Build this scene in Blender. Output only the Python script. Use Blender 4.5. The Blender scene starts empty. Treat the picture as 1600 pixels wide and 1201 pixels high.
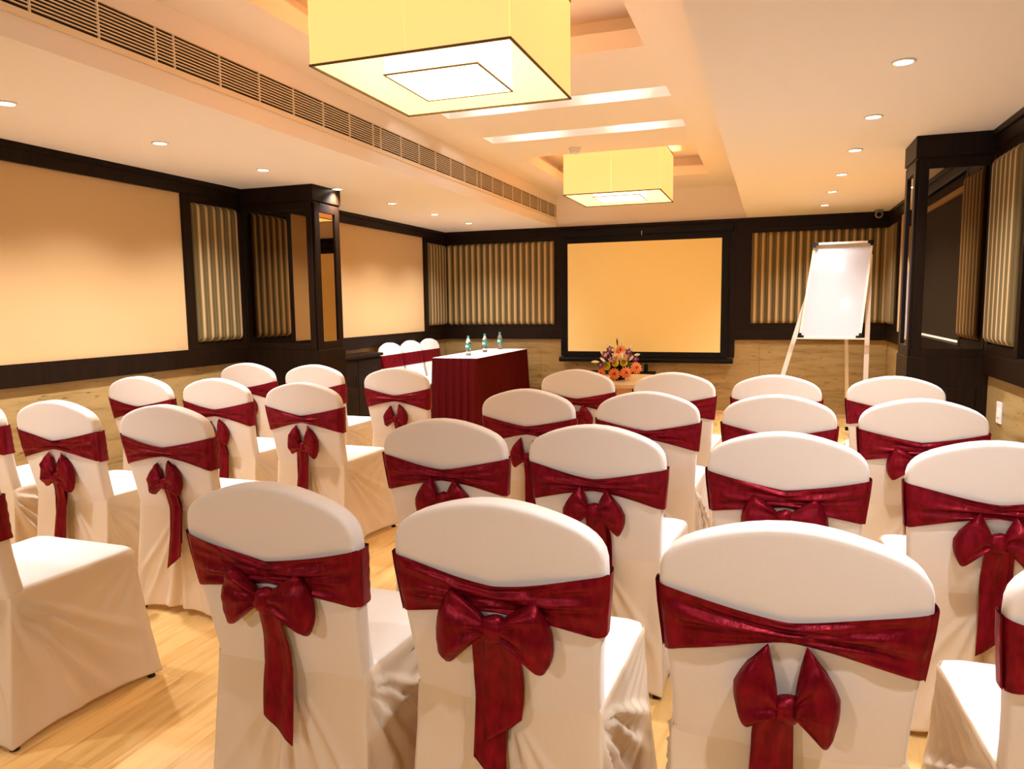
import bpy, bmesh, math, random
from mathutils import Vector, Matrix, noise
random.seed(7)
C = bpy.context.scene.collection
S = bpy.context.scene
PI = math.pi

# ------------------------------------------------------------------ camera, world, exposure
F_PX, YAW, PITCH, ROLL, CAM_Z = 1144.2, 0.3402, -0.1082, -0.0124, 1.3885
f0 = Vector((-math.sin(YAW), math.cos(YAW), 0)); r0 = Vector((math.cos(YAW), math.sin(YAW), 0)); u0 = Vector((0, 0, 1))
fw = f0 * math.cos(PITCH) + u0 * math.sin(PITCH); up = u0 * math.cos(PITCH) - f0 * math.sin(PITCH)
rr = r0 * math.cos(ROLL) + up * math.sin(ROLL); uu = up * math.cos(ROLL) - r0 * math.sin(ROLL)
cd = bpy.data.cameras.new('camera'); cam = bpy.data.objects.new('camera', cd); C.objects.link(cam)
cam.matrix_world = Matrix(((rr.x, uu.x, -fw.x, 0), (rr.y, uu.y, -fw.y, 0), (rr.z, uu.z, -fw.z, CAM_Z), (0, 0, 0, 1)))
cd.sensor_width = 36; cd.lens = F_PX / 1600 * 36; cd.clip_start = .02; cd.clip_end = 60
S.camera = cam
w = bpy.data.worlds.new('world'); S.world = w; w.use_nodes = True
w.node_tree.nodes['Background'].inputs[0].default_value = (1, .8, .6, 1)
w.node_tree.nodes['Background'].inputs[1].default_value = .05
S.view_settings.view_transform = 'Standard'; S.view_settings.look = 'None'
S.view_settings.gamma = 1; S.view_settings.use_curve_mapping = False
S.view_settings.exposure = 0.42
S.cycles.use_denoising = True
S.cycles.max_bounces = 8; S.cycles.diffuse_bounces = 5; S.cycles.glossy_bounces = 4
S.cycles.transmission_bounces = 6; S.cycles.transparent_max_bounces = 8
S.cycles.caustics_reflective = False; S.cycles.caustics_refractive = False
S.cycles.sample_clamp_indirect = 5
SPOT_W, SPOT_COL = 158.0, (1.0, .98, 1.03)
SHADE_E, DIFF_E, INNER_E = 1.0, 9.0, 1.6
SLOT_W = 2.2
REAR_FILL_E = .58

# ------------------------------------------------------------------ room numbers
XL, XR, YB, YF = -4.32, 1.284, 9.42, -2.6
H, HR, RAIL = 2.39, 2.79, .93
XSL, XSR = -2.68, -.31

# ------------------------------------------------------------------ materials
def srgb(r, g, b):
    f = lambda c: (c / 255 / 12.92) if c / 255 <= .04045 else ((c / 255 + .055) / 1.055) ** 2.4
    return (f(r), f(g), f(b), 1)
def mat(name, col, rough=.5, metal=0, spec=.5, sheen=0, emit=None, es=0, trans=0, coat=0):
    m = bpy.data.materials.new(name); m.use_nodes = True
    b = m.node_tree.nodes['Principled BSDF']
    b.inputs['Base Color'].default_value = (*col[:3], 1)
    b.inputs['Roughness'].default_value = rough; b.inputs['Metallic'].default_value = metal
    b.inputs['Specular IOR Level'].default_value = spec
    if sheen:
        b.inputs['Sheen Weight'].default_value = sheen; b.inputs['Sheen Roughness'].default_value = .4
    if emit:
        b.inputs['Emission Color'].default_value = (*emit[:3], 1); b.inputs['Emission Strength'].default_value = es
    if trans: b.inputs['Transmission Weight'].default_value = trans
    if coat: b.inputs['Coat Weight'].default_value = coat; b.inputs['Coat Roughness'].default_value = .15
    return m
def N(m, t, **kw):
    n = m.node_tree.nodes.new(t)
    for k, v in kw.items():
        if k in n.inputs.keys(): n.inputs[k].default_value = v
        else: setattr(n, k, v)
    return n
def L(m, a, b): m.node_tree.links.new(a, b)
def bsdf(m): return m.node_tree.nodes['Principled BSDF']
def coords(m, scale=(1, 1, 1), kind='Object'):
    t = N(m, 'ShaderNodeTexCoord'); mp = N(m, 'ShaderNodeMapping')
    mp.inputs['Scale'].default_value = scale; L(m, t.outputs[kind], mp.inputs['Vector']); return mp.outputs['Vector']
def ramp(m, fac, stops):
    r = N(m, 'ShaderNodeValToRGB'); e = r.color_ramp.elements
    e[0].position, e[0].color = stops[0][0], (*stops[0][1][:3], 1)
    e[1].position, e[1].color = stops[-1][0], (*stops[-1][1][:3], 1)
    for p, c in stops[1:-1]:
        x = e.new(p); x.color = (*c[:3], 1)
    L(m, fac, r.inputs['Fac']); return r.outputs['Color']
def noisebump(m, scale, strength, dist=.002, vec=None, detail=4):
    n = N(m, 'ShaderNodeTexNoise'); n.inputs['Scale'].default_value = scale; n.inputs['Detail'].default_value = detail
    L(m, vec if vec else coords(m), n.inputs['Vector'])
    b = N(m, 'ShaderNodeBump'); b.inputs['Strength'].default_value = strength; b.inputs['Distance'].default_value = dist
    L(m, n.outputs['Fac'], b.inputs['Height']); L(m, b.outputs['Normal'], bsdf(m).inputs['Normal']); return n

M = {}
M['plaster'] = mat('ceiling_plaster', (.86, .80, .735), .85, spec=.2); noisebump(M['plaster'], 60, .08)
M['wood'] = mat('dark_wood', (.017, .0085, .0045), .42, spec=.12)
v = coords(M['wood'], (18, 18, 1.2)); nz = N(M['wood'], 'ShaderNodeTexNoise'); nz.inputs['Scale'].default_value = 3; nz.inputs['Detail'].default_value = 6
L(M['wood'], v, nz.inputs['Vector'])
L(M['wood'], ramp(M['wood'], nz.outputs['Fac'], [(.3, (.007, .0030, .0013)), (.7, (.015, .0065, .0025))]), bsdf(M['wood']).inputs['Base Color'])
M['cream'] = mat('cream_wallcloth', (.55, .36, .165), .9, spec=.15); noisebump(M['cream'], 400, .12, .001)
M['frontwall'] = mat('front_wall_paint', (.5, .49, .48), .9)
M['screen'] = mat('screen_cloth', (.92, .74, .34), .9, spec=.1)  # white cloth, with the pendant's yellow light put into its colour
M['black'] = mat('black_satin', (.003, .0025, .002), .5, spec=.15)
M['brownblind'] = mat('brown_blind', (.035, .022, .010), .9); noisebump(M['brownblind'], 300, .3)
# travertine
m = M['stone'] = mat('travertine', (.6, .45, .3), .35, spec=.35)
v = coords(m, (.8, .8, 7), 'Object'); n1 = N(m, 'ShaderNodeTexNoise'); n1.inputs['Scale'].default_value = 2.2; n1.inputs['Detail'].default_value = 8; n1.inputs['Roughness'].default_value = .65; n1.inputs['Distortion'].default_value = .5
L(m, v, n1.inputs['Vector'])
c1 = ramp(m, n1.outputs['Fac'], [(.30, (.18, .11, .034)), (.45, (.305, .20, .072)), (.6, (.36, .24, .092)), (.75, (.285, .18, .065))])
v2 = coords(m, (5, 5, 26), 'Object'); n2 = N(m, 'ShaderNodeTexNoise'); n2.inputs['Scale'].default_value = 2.5; n2.inputs['Detail'].default_value = 5
L(m, v2, n2.inputs['Vector']); f2 = ramp(m, n2.outputs['Fac'], [(.64, (1, 1, 1)), (.70, (.5, .42, .34))])
mx = N(m, 'ShaderNodeMix', data_type='RGBA', blend_type='MULTIPLY'); mx.inputs[0].default_value = 1
L(m, c1, mx.inputs[6]); L(m, f2, mx.inputs[7]); L(m, mx.outputs[2], bsdf(m).inputs['Base Color'])
# oak planks
m = M['oak'] = mat('oak_laminate', (.7, .42, .18), .34, spec=.4)
oi = N(m, 'ShaderNodeObjectInfo'); tc = N(m, 'ShaderNodeTexCoord'); cmb = N(m, 'ShaderNodeVectorMath', operation='MULTIPLY_ADD')
cmb.inputs[1].default_value = (9, 9, 9); cmb2 = N(m, 'ShaderNodeCombineXYZ')
L(m, oi.outputs['Random'], cmb2.inputs[0]); L(m, oi.outputs['Random'], cmb2.inputs[1]); L(m, cmb2.outputs[0], cmb.inputs[0])
mp = N(m, 'ShaderNodeMapping'); mp.inputs['Scale'].default_value = (9, .9, 1); L(m, tc.outputs['Object'], mp.inputs[0]); L(m, mp.outputs[0], cmb.inputs[2])
n1 = N(m, 'ShaderNodeTexNoise'); n1.inputs['Scale'].default_value = 1.6; n1.inputs['Detail'].default_value = 7; n1.inputs['Distortion'].default_value = 1.3
L(m, cmb.outputs[0], n1.inputs['Vector'])
c1 = ramp(m, n1.outputs['Fac'], [(.28, (.50, .27, .07)), (.42, (.70, .43, .14)), (.58, (.79, .51, .185)), (.78, (.72, .45, .15))])
hv = N(m, 'ShaderNodeHueSaturation'); mr = N(m, 'ShaderNodeMapRange'); mr.inputs[3].default_value = .9; mr.inputs[4].default_value = 1.1
L(m, oi.outputs['Random'], mr.inputs[0]); L(m, mr.outputs[0], hv.inputs['Value']); L(m, c1, hv.inputs['Color']); L(m, hv.outputs[0], bsdf(m).inputs['Base Color'])
M['underfloor'] = mat('underlay', (.12, .06, .02), .8)
# mirror, dark bronze
M['mirror'] = mat('bronze_mirror', (.36, .27, .17), .02, metal=1)
# chair cloths
def cloth(name, col, rough, sheen, bs=.15):
    m = mat(name, col, rough, spec=.4, sheen=sheen)
    v = coords(m, (1, 1, .35)); noisebump(m, 90, bs, .004, v, 6); return m
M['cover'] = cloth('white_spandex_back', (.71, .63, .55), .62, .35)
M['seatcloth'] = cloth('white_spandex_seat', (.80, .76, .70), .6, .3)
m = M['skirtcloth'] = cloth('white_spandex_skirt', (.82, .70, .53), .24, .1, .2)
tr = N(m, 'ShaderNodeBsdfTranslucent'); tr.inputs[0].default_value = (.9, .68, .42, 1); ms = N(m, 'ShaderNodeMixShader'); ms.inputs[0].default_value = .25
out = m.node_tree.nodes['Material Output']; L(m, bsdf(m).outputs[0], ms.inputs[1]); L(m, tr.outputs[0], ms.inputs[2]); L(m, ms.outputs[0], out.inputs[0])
def satin(name, a, b):
    m = mat(name, a, .36, spec=.4, sheen=0, metal=.4); bsdf(m).inputs['Specular Tint'].default_value = (1, .3, .33, 1)
    bsdf(m).inputs['Sheen Tint'].default_value = (1, .25, .25, 1)
    v = coords(m, (1.3, 1.3, .5)); n = noisebump(m, 38, .42, .008, v, 6)
    n3 = N(m, 'ShaderNodeTexNoise'); n3.inputs['Scale'].default_value = 45; n3.inputs['Detail'].default_value = 5; L(m, v, n3.inputs['Vector'])
    L(m, ramp(m, n3.outputs['Fac'], [(.35, a), (.7, b)]), bsdf(m).inputs['Base Color']); return m
M['satin'] = satin('burgundy_satin', (.115, .0020, .0065), (.205, .0045, .0130))
M['tableskirt'] = mat('maroon_skirt', (.066, .0015, .002), .75, spec=.08); noisebump(M['tableskirt'], 300, .2)
M['linen'] = mat('white_linen', (.82, .74, .68), .8, spec=.2)
M['rubber'] = mat('black_rubber', (.01, .009, .008), .6)
# stripes
m = M['stripe'] = mat('striped_upholstery', (.5, .35, .2), .75, spec=.25, sheen=.1)
uvn = N(m, 'ShaderNodeUVMap'); sp = N(m, 'ShaderNodeSeparateXYZ'); L(m, uvn.outputs[0], sp.inputs[0])
fr = N(m, 'ShaderNodeMath', operation='FRACT'); L(m, sp.outputs[0], fr.inputs[0])
c1 = ramp(m, fr.outputs[0], [(0, (.10, .066, .018)), (.08, (.085, .056, .016)), (.12, (.17, .115, .036)), (.2, (.095, .062, .018)), (.34, (.12, .08, .026)), (.42, (.44, .29, .125)), (.60, (.48, .32, .14)), (.70, (.22, .145, .055)), (.8, (.26, .175, .07)), (.86, (.10, .066, .018)), (1, (.10, .066, .018))])
L(m, c1, bsdf(m).inputs['Base Color']); noisebump(m, 500, .2, .001)
# lamps
def glow(name, base, emit, es): return mat(name, base, .8, emit=emit, es=es, spec=.1)
M['shade'] = glow('shade_fabric_outer', (.55, .42, .22), (1, .36, .115), 1.2)
m = M['shade']; tr = N(m, 'ShaderNodeBsdfTranslucent'); tr.inputs[0].default_value = (1, .80, .50, 1); ms = N(m, 'ShaderNodeMixShader'); ms.inputs[0].default_value = .04
out = m.node_tree.nodes['Material Output']; L(m, bsdf(m).outputs[0], ms.inputs[1]); L(m, tr.outputs[0], ms.inputs[2]); L(m, ms.outputs[0], out.inputs[0])
M['shade_in'] = glow('shade_fabric_lining', (.85, .78, .5), (1, .56, .26), .85)
M['shade2'] = glow('shade_fabric_inner', (.9, .85, .6), (1, .74, .45), 1.5)
M['diffuser'] = glow('lamp_diffuser', (.9, .9, .8), (1, .80, .55), 4.5)
M['shadetrim'] = mat('shade_trim', (.09, .055, .01), .6)
M['lampdisc'] = glow('downlight_lens', (.9, .9, .9), (1, .93, .82), 14.0)
M['whitepaint'] = mat('white_paint', (.8, .72, .6), .45)
M['grillepaint'] = mat('cream_grille_paint', (.78, .66, .48), .45)
M['dark_duct'] = mat('duct_black', (.008, .006, .004), .8)  # near-black colour holds the shade between the vent slats
M['slotled'] = glow('slot_led', (.9, .9, .9), (1, .93, .88), 9.0)
M['alu'] = mat('satin_aluminium', (.72, .64, .52), .35, metal=.6)
M['boardface'] = mat('gloss_whiteboard', (.50, .49, .51), .12, spec=.6)
M['chrome'] = mat('chrome', (.7, .7, .7), .15, metal=1)
M['pet'] = mat('clear_plastic', (.95, .95, .95), .05, trans=.9)
M['capgreen'] = mat('green_cap', (.02, .25, .16), .4)
M['labelgreen'] = mat('green_label', (.02, .30, .22), .4)
M['white'] = mat('white_plastic', (.8, .78, .74), .4)
M['lightwood'] = mat('light_oak_veneer', (.58, .36, .16), .35)
M['grey_plastic'] = mat('grey_plastic', (.30, .27, .22), .4)
M['leaf'] = mat('dark_leaf', (.02, .06, .015), .5)
M['orange'] = mat('orange_petal', (.85, .22, .03), .6)
M['yellow'] = mat('yellow_petal', (.95, .72, .04), .6)
M['lily'] = mat('lily_bud', (.85, .76, .42), .5)
M['purple'] = mat('purple_petal', (.16, .01, .06), .6)
M['pink'] = mat('pink_petal', (.80, .40, .42), .6)
M['peach'] = mat('peach_petal', (.90, .50, .22), .6)
M['daylight'] = glow('daylight_gap', (.9, .9, .9), (.75, .85, 1), 2.2)

# ------------------------------------------------------------------ mesh helpers
def finish(name, bm, m, parent=None, smooth=False, loc=None):
    me = bpy.data.meshes.new(name); bm.normal_update(); bm.to_mesh(me); bm.free()
    ms = m if isinstance(m, (list, tuple)) else [m]
    for x in ms: me.materials.append(x)
    if smooth:
        for p in me.polygons: p.use_smooth = True
    o = bpy.data.objects.new(name, me); C.objects.link(o)
    if parent: o.parent = parent
    if loc: o.location = loc
    return o
def box(bm, x0, x1, y0, y1, z0, z1, bev=0, mi=0):
    vs = [bm.verts.new(p) for p in ((x0, y0, z0), (x1, y0, z0), (x1, y1, z0), (x0, y1, z0), (x0, y0, z1), (x1, y0, z1), (x1, y1, z1), (x0, y1, z1))]
    fs = [bm.faces.new([vs[i] for i in q]) for q in ((3, 2, 1, 0), (4, 5, 6, 7), (0, 1, 5, 4), (1, 2, 6, 5), (2, 3, 7, 6), (3, 0, 4, 7))]
    for f in fs: f.material_index = mi
    if bev:
        es = list({e for f in fs for e in f.edges})
        bmesh.ops.bevel(bm, geom=es, offset=bev, segments=2, affect='EDGES', profile=.6)
    return fs
def boxo(name, x0, x1, y0, y1, z0, z1, m, parent=None, bev=0):
    bm = bmesh.new(); box(bm, x0, x1, y0, y1, z0, z1, bev); return finish(name, bm, m, parent)
def lathe(bm, prof, cx=0, cy=0, z=0, n=20, caps=True):
    rings = []
    for r, h in prof:
        rings.append([bm.verts.new((cx + r * math.cos(2 * PI * i / n), cy + r * math.sin(2 * PI * i / n), z + h)) for i in range(n)])
    for a, b in zip(rings, rings[1:]):
        for i in range(n): bm.faces.new((a[i], a[(i + 1) % n], b[(i + 1) % n], b[i]))
    if caps:
        bm.faces.new(rings[0][::-1]); bm.faces.new(rings[-1])
def bar(bm, a, b, wx, wy, ref=Vector((0, 1, 0))):
    a, b = Vector(a), Vector(b); d = (b - a).normalized()
    s = d.cross(ref).normalized(); t = s.cross(d).normalized()
    q = [(-1, -1), (1, -1), (1, 1), (-1, 1)]
    A = [bm.verts.new(a + s * i * wx / 2 + t * j * wy / 2) for i, j in q]; B = [bm.verts.new(b + s * i * wx / 2 + t * j * wy / 2) for i, j in q]
    bm.faces.new(A[::-1]); bm.faces.new(B)
    for i in range(4): bm.faces.new((A[i], A[(i + 1) % 4], B[(i + 1) % 4], B[i]))
    bmesh.ops.recalc_face_normals(bm, faces=bm.faces[:])
def tube(bm, pts, r, n=8):
    rings = []
    pts = [Vector(p) for p in pts]
    for i, p in enumerate(pts):
        d = (pts[min(i + 1, len(pts) - 1)] - pts[max(i - 1, 0)]).normalized()
        ref = Vector((0, 0, 1)) if abs(d.z) < .9 else Vector((1, 0, 0))
        s = d.cross(ref).normalized(); t = s.cross(d)
        rr_ = r[i] if isinstance(r, (list, tuple)) else r
        rings.append([bm.verts.new(p + s * rr_ * math.cos(2 * PI * k / n) + t * rr_ * math.sin(2 * PI * k / n)) for k in range(n)])
    for a, b in zip(rings, rings[1:]):
        for k in range(n): bm.faces.new((a[k], a[(k + 1) % n], b[(k + 1) % n], b[k]))
    bm.faces.new(rings[0][::-1]); bm.faces.new(rings[-1])
    bmesh.ops.recalc_face_normals(bm, faces=bm.faces[:])
def empty(name, loc=(0, 0, 0), rz=0):
    o = bpy.data.objects.new(name, None); C.objects.link(o); o.location = loc; o.rotation_euler = (0, 0, rz); o.empty_display_size = .1; return o
def tag(o, label, cat, group=None, kind=None):
    o['label'] = label; o['category'] = cat
    if group: o['group'] = group
    if kind: o['kind'] = kind
    return o
def struct(o): o['kind'] = 'structure'; return o
def copy_tree(o, parent=None):
    c = o.copy(); C.objects.link(c)
    if parent: c.parent = parent
    for ch in list(o.children): copy_tree(ch, c)
    return c
def share(o, name, loc, parent):
    c = o.copy(); c.name = name; C.objects.link(c); c.location = loc; c.parent = parent; return c

# ------------------------------------------------------------------ floor
fl = struct(boxo('floor', XL - .1, XR + .1, YF, YB + .1, -.06, -.008, M['underfloor']))
PW, PL = (XR - XL) / 30, 1.5
bm = bmesh.new(); box(bm, -PW / 2 + .0004, PW / 2 - .0004, -PL / 2 + .0004, PL / 2 - .0004, -.008, 0, .0008)
pl0 = None
for i in range(30):
    off = (i * .53) % PL
    k = 0; y = YF - off
    while y < YB:
        y0, y1 = max(y, YF), min(y + PL, YB)
        if y1 - y0 > .05:
            full = abs(y1 - y0 - PL) < 1e-4
            loc = (XL + PW * (i + .5), (y0 + y1) / 2, 0)
            if full and pl0 is not None: share(pl0, 'plank', loc, fl)
            elif full: pl0 = finish('plank', bm, M['oak'], fl, loc=loc)
            else:
                b2 = bmesh.new(); hl = (y1 - y0) / 2; box(b2, -PW / 2 + .0004, PW / 2 - .0004, -hl + .0004, hl - .0004, -.008, 0, .0008); finish('plank', b2, M['oak'], fl, loc=loc)
        y += PL

# ------------------------------------------------------------------ walls
TH = .1
def wall_slab(name, x0, x1, y0, y1, m=None): return struct(boxo(name, x0, x1, y0, y1, 0, 3.1, m or M['plaster']))
# a wall face is described by a frame: P(u, z, d) with u along the wall, d out of it into the room
def frameP(side):
    if side == 'left': return lambda u, z, d: (XL + d, u, z)
    if side == 'right': return lambda u, z, d: (XR - d, u, z)
    return lambda u, z, d: (u, YB - d, z)
def fbox(P, name, u0, u1, z0, z1, d0, d1, m, parent, bev=0):
    a, b = P(u0, z0, d0), P(u1, z1, d1)
    return boxo(name, min(a[0], b[0]), max(a[0], b[0]), min(a[1], b[1]), max(a[1], b[1]), min(a[2], b[2]), max(a[2], b[2]), m, parent, bev)
def wainscot(P, wall, spans):
    for u0, u1 in spans:
        n = max(1, round((u1 - u0) / 1.35))
        for k in range(n):
            a, b = u0 + (u1 - u0) * k / n, u0 + (u1 - u0) * (k + 1) / n
            for z0, z1 in ((.05, .325), (.325, RAIL)):
                fbox(P, 'stone_slab', a + .0008, b - .0008, z0 + .0012, z1 - .0012, 0, .015, M['stone'], wall, .0012)
        fbox(P, 'skirting', u0, u1, 0, .05, 0, .017, M['lightwood'], wall)
def panelling(P, wall, spans, openings, ztop=H):
    """dark wood rails and stiles round the openings [(u0, u1, z0, z1)]"""
    for u0, u1 in spans:
        ops = sorted(o for o in openings if o[0] >= u0 - 1e-3 and o[1] <= u1 + 1e-3)
        fbox(P, 'top_rail', u0, u1, 2.27, ztop, 0, .05, M['wood'], wall, .003)
        fbox(P, 'moulding', u0, u1, 2.395 - .045, ztop, .05, .062, M['wood'], wall, .003)
        fbox(P, 'lower_rail', u0, u1, RAIL, 1.06, 0, .05, M['wood'], wall, .003)
        cur = u0
        for a, b, z0, z1 in ops:
            fbox(P, 'stile', cur, a, 1.06, 2.27, 0, .048, M['wood'], wall, .002)
            if z0 > 1.062: fbox(P, 'sub_rail', a, b, 1.06, z0, 0, .046, M['wood'], wall, .002)
            if z1 < 2.268: fbox(P, 'sub_rail', a, b, z1, 2.27, 0, .046, M['wood'], wall, .002)
            cur = b
        fbox(P, 'stile', cur, u1, 1.06, 2.27, 0, .048, M['wood'], wall, .002)
def rib_section(P, parent, u0, u1, z0, z1, nrib, name='cushion', back=.02, round_u=(1, 1)):
    """padded cushion with vertical ribs; stripes follow the ribs through the uv map"""
    nu, nv = nrib * 10, 26
    bm = bmesh.new(); uv = bm.loops.layers.uv.new('UVMap'); g = []
    for j in range(nv + 1):
        v = j / nv; v = .5 - .5 * math.cos(PI * v) * (1 if 1 else 0)
        v = .35 * (j / nv) + .65 * v
        z = z0 + (z1 - z0) * v; row = []
        dz = min(z - z0, z1 - z); ez = math.sqrt(max(0, 1 - (1 - min(1, dz / .05)) ** 2))
        for i in range(nu + 1):
            u = u0 + (u1 - u0) * i / nu; ph = (i / nu * nrib) % 1
            du = min((u - u0) if round_u[0] else 9, (u1 - u) if round_u[1] else 9)
            eu = math.sqrt(max(0, 1 - (1 - min(1, du / .04)) ** 2))
            d = back + .045 * ez * eu + .017 * ez * abs(math.sin(PI * ph)) ** .7
            row.append((bm.verts.new(P(u, z, d)), i / nu * nrib))
        g.append(row)
    for j in range(nv):
        for i in range(nu):
            f = bm.faces.new((g[j][i][0], g[j][i + 1][0], g[j + 1][i + 1][0], g[j + 1][i][0]))
            vals = (g[j][i][1], g[j][i + 1][1], g[j + 1][i + 1][1], g[j + 1][i][1])
            for lp, x in zip(f.loops, vals): lp[uv].uv = (x, 0)
    bmesh.ops.recalc_face_normals(bm, faces=bm.faces[:])
    return finish(name, bm, M['stripe'], parent, smooth=True)
def padded_panel(P, secs, z0, z1, label, ribs=6):
    u0, u1 = secs[0][0], secs[-1][1]
    a = P((u0 + u1) / 2, z0, 0)
    t = empty('padded_panel', (0, 0, 0)); tag(t, label, 'wall panel', 'ribbed striped upholstered wall panels')
    fbox(P, 'backing_board', u0 - .0, u1 + .0, z0, z1, .004, .024, M['black'], t)
    for k, (a, b) in enumerate(secs): rib_section(P, t, a + .001, b - .001, z0, z1, ribs, round_u=(1, 1) if len(secs) == 1 else (0, 0))
    return t

wl = wall_slab('wall_left', XL - TH, XL, YF, YB); Pl = frameP('left')
wainscot(Pl, wl, [(YF, 5.22), (5.63, YB)])
opl = [(-1.4, 1.1, 1.07, 2.27), (1.3, 4.56, 1.07, 2.27), (4.64, 5.16, 1.12, 2.22), (5.72, 6.22, 1.12, 2.22), (6.3, 8.72, 1.05, 2.27), (8.81, 9.35, 1.12, 2.22)]
panelling(Pl, wl, [(YF, 5.22), (5.63, YB)], opl)
for o in (opl[0], opl[1], opl[4]): fbox(Pl, 'cream_cloth_panel', *o, 0, .022, M['cream'], wl)
wr = wall_slab('wall_right', XR, XR + TH, YF, YB); Pr = frameP('right')
wainscot(Pr, wr, [(YF, 5.21), (5.62, YB)])
opr = [(1.2, 4.56, 1.07, 2.27), (4.62, 5.14, 1.12, 2.22), (5.72, 6.22, 1.12, 2.22), (6.3, 8.72, 1.05, 2.27), (8.80, 9.34, 1.12, 2.22)]
panelling(Pr, wr, [(YF, 5.21), (5.62, YB)], opr)
fbox(Pr, 'cream_cloth_panel', *opr[3], 0, .022, M['cream'], wr)
wb = wall_slab('wall_back', XL - TH, XR + TH, YB, YB + TH); Pb = frameP('back')
wainscot(Pb, wb, [(XL + .016, XR - .016)])
opb = [(-4.25, -2.70, 1.12, 2.22), (-.24, 1.24, 1.12, 2.22)]
panelling(Pb, wb, [(XL + .05, -2.62), (-.42, XR - .05)], opb)
fbox(Pb, 'screen_backboard', -2.62, -.42, .71, 2.30, .0, .05, M['wood'], wb, .002)
fbox(Pb, 'top_rail', -2.62, -.42, 2.30, H, 0, .05, M['wood'], wb, .003)
fbox(Pb, 'moulding', -2.62, -.42, 2.35, H, .05, .062, M['wood'], wb, .003)
struct(boxo('wall_front', XL - TH, XR + TH, YF - TH, YF, 0, 3.1, M['frontwall']))

padded_panel(Pl, [(4.64, 5.16)], 1.12, 2.22, 'narrow striped padded panel between the near cream panel and mirrored column')
padded_panel(Pl, [(5.72, 6.22)], 1.12, 2.22, 'striped padded panel hidden just behind the wide mirrored column')
padded_panel(Pl, [(8.81, 9.35)], 1.12, 2.22, 'narrow striped padded panel beside the water bottle table, next to the far corner')
padded_panel(Pb, [(-4.25, -3.73), (-3.73, -3.21), (-3.21, -2.70)], 1.12, 2.22, 'wide three-section striped padded panel behind the water bottles')
padded_panel(Pb, [(-.24, .26), (.26, .75), (.75, 1.24)], 1.12, 2.22, 'wide three-section striped padded panel behind the flipchart', 6)
padded_panel(Pr, [(8.80, 9.34)], 1.12, 2.22, 'narrow striped padded panel in the far corner past the flipchart')
padded_panel(Pr, [(4.62, 5.14)], 1.12, 2.22, 'striped padded panel above the light switch at the right picture edge')

# window with a brown blind on the near right wall (seen in the column's mirror)
wn = struct(fbox(Pr, 'window_1', 1.2, 4.56, 1.07, 2.27, 0, .012, M['brownblind'], None))
fbox(Pr, 'blind', 1.26, 4.50, 1.10, 2.14, .014, .020, M['brownblind'], wn)
fbox(Pr, 'blind_track', 1.22, 4.53, 2.14, 2.18, .012, .04, M['cream'], wn)
fbox(Pr, 'daylight_gap', 2.6, 4.4, 1.078, 1.094, .013, .018, M['daylight'], wn)

# ------------------------------------------------------------------ ceiling
def holed(name, x0, x1, y0, y1, z, holes, depth, m, parent=None):
    """plane at z with rectangular holes whose sides rise by depth"""
    xs = sorted({x0, x1, *[h[0] for h in holes], *[h[1] for h in holes]}); ys = sorted({y0, y1, *[h[2] for h in holes], *[h[3] for h in holes]})
    bm = bmesh.new()
    for a, b in zip(xs, xs[1:]):
        for c, d in zip(ys, ys[1:]):
            mx_, my_ = (a + b) / 2, (c + d) / 2
            if any(h[0] < mx_ < h[1] and h[2] < my_ < h[3] for h in holes): continue
            bm.faces.new([bm.verts.new(p) for p in ((a, c, z), (a, d, z), (b, d, z), (b, c, z))])
    for a, b, c, d in holes:
        q = [(a, c), (b, c), (b, d), (a, d)]
        for i in range(4):
            p, r = q[i], q[(i + 1) % 4]
            bm.faces.new([bm.verts.new(t) for t in ((p[0], p[1], z), (r[0], r[1], z), (r[0], r[1], z + depth), (p[0], p[1], z + depth))])
    bmesh.ops.remove_doubles(bm, verts=bm.verts[:], dist=1e-5)
    return finish(name, bm, m, parent)
XC = -1.5
COF = [(-2.3, -.69, y - .8, y + .8) for y in (3.40, 7.66)]
SLOTS = [(-2.33, -.68, y, y + .24) for y in (5.0, 5.92)]
ce = struct(holed('ceiling', XSL, XSR, YF, YB, HR, COF + SLOTS, .10, M['plaster']))
inner = [(a - .12, b + .12, c - .14, d + .14) for a, b, c, d in COF]
for a, b in zip(COF, inner):
    bm = bmesh.new(); q = [(b[0], b[2]), (b[1], b[2]), (b[1], b[3]), (b[0], b[3])]
    for k in range(4):
        p, r = q[k], q[(k + 1) % 4]; bm.faces.new([bm.verts.new(t) for t in ((p[0], p[1], HR + .1), (r[0], r[1], HR + .1), (r[0], r[1], HR + .215), (p[0], p[1], HR + .215))])
    finish('cove_side', bm, M['plaster'], ce)
    holed('cove_shelf', b[0], b[1], b[2], b[3], HR + .10, [a], -.0001, M['plaster'], ce)
    bm = bmesh.new(); bm.faces.new([bm.verts.new(p) for p in ((b[0], b[2], HR + .215), (b[0], b[3], HR + .215), (b[1], b[3], HR + .215), (b[1], b[2], HR + .215))]); finish('coffer_top', bm, M['plaster'], ce)
for a in SLOTS:
    bm = bmesh.new(); bm.faces.new([bm.verts.new(p) for p in ((a[0], a[2], HR + .1), (a[0], a[3], HR + .1), (a[1], a[3], HR + .1), (a[1], a[2], HR + .1))]); finish('slot_top', bm, M['plaster'], ce)
bm = bmesh.new(); box(bm, XL - TH, XR + TH, YF, YB, 3.03, 3.1); finish('ceiling_slab', bm, M['plaster'], ce)
boxo('soffit_left', XL, XSL, YF, YB, H, 3.02, M['plaster'], ce)
boxo('soffit_right', XSR, XR, YF, YB, H, 3.02, M['plaster'], ce)

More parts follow.
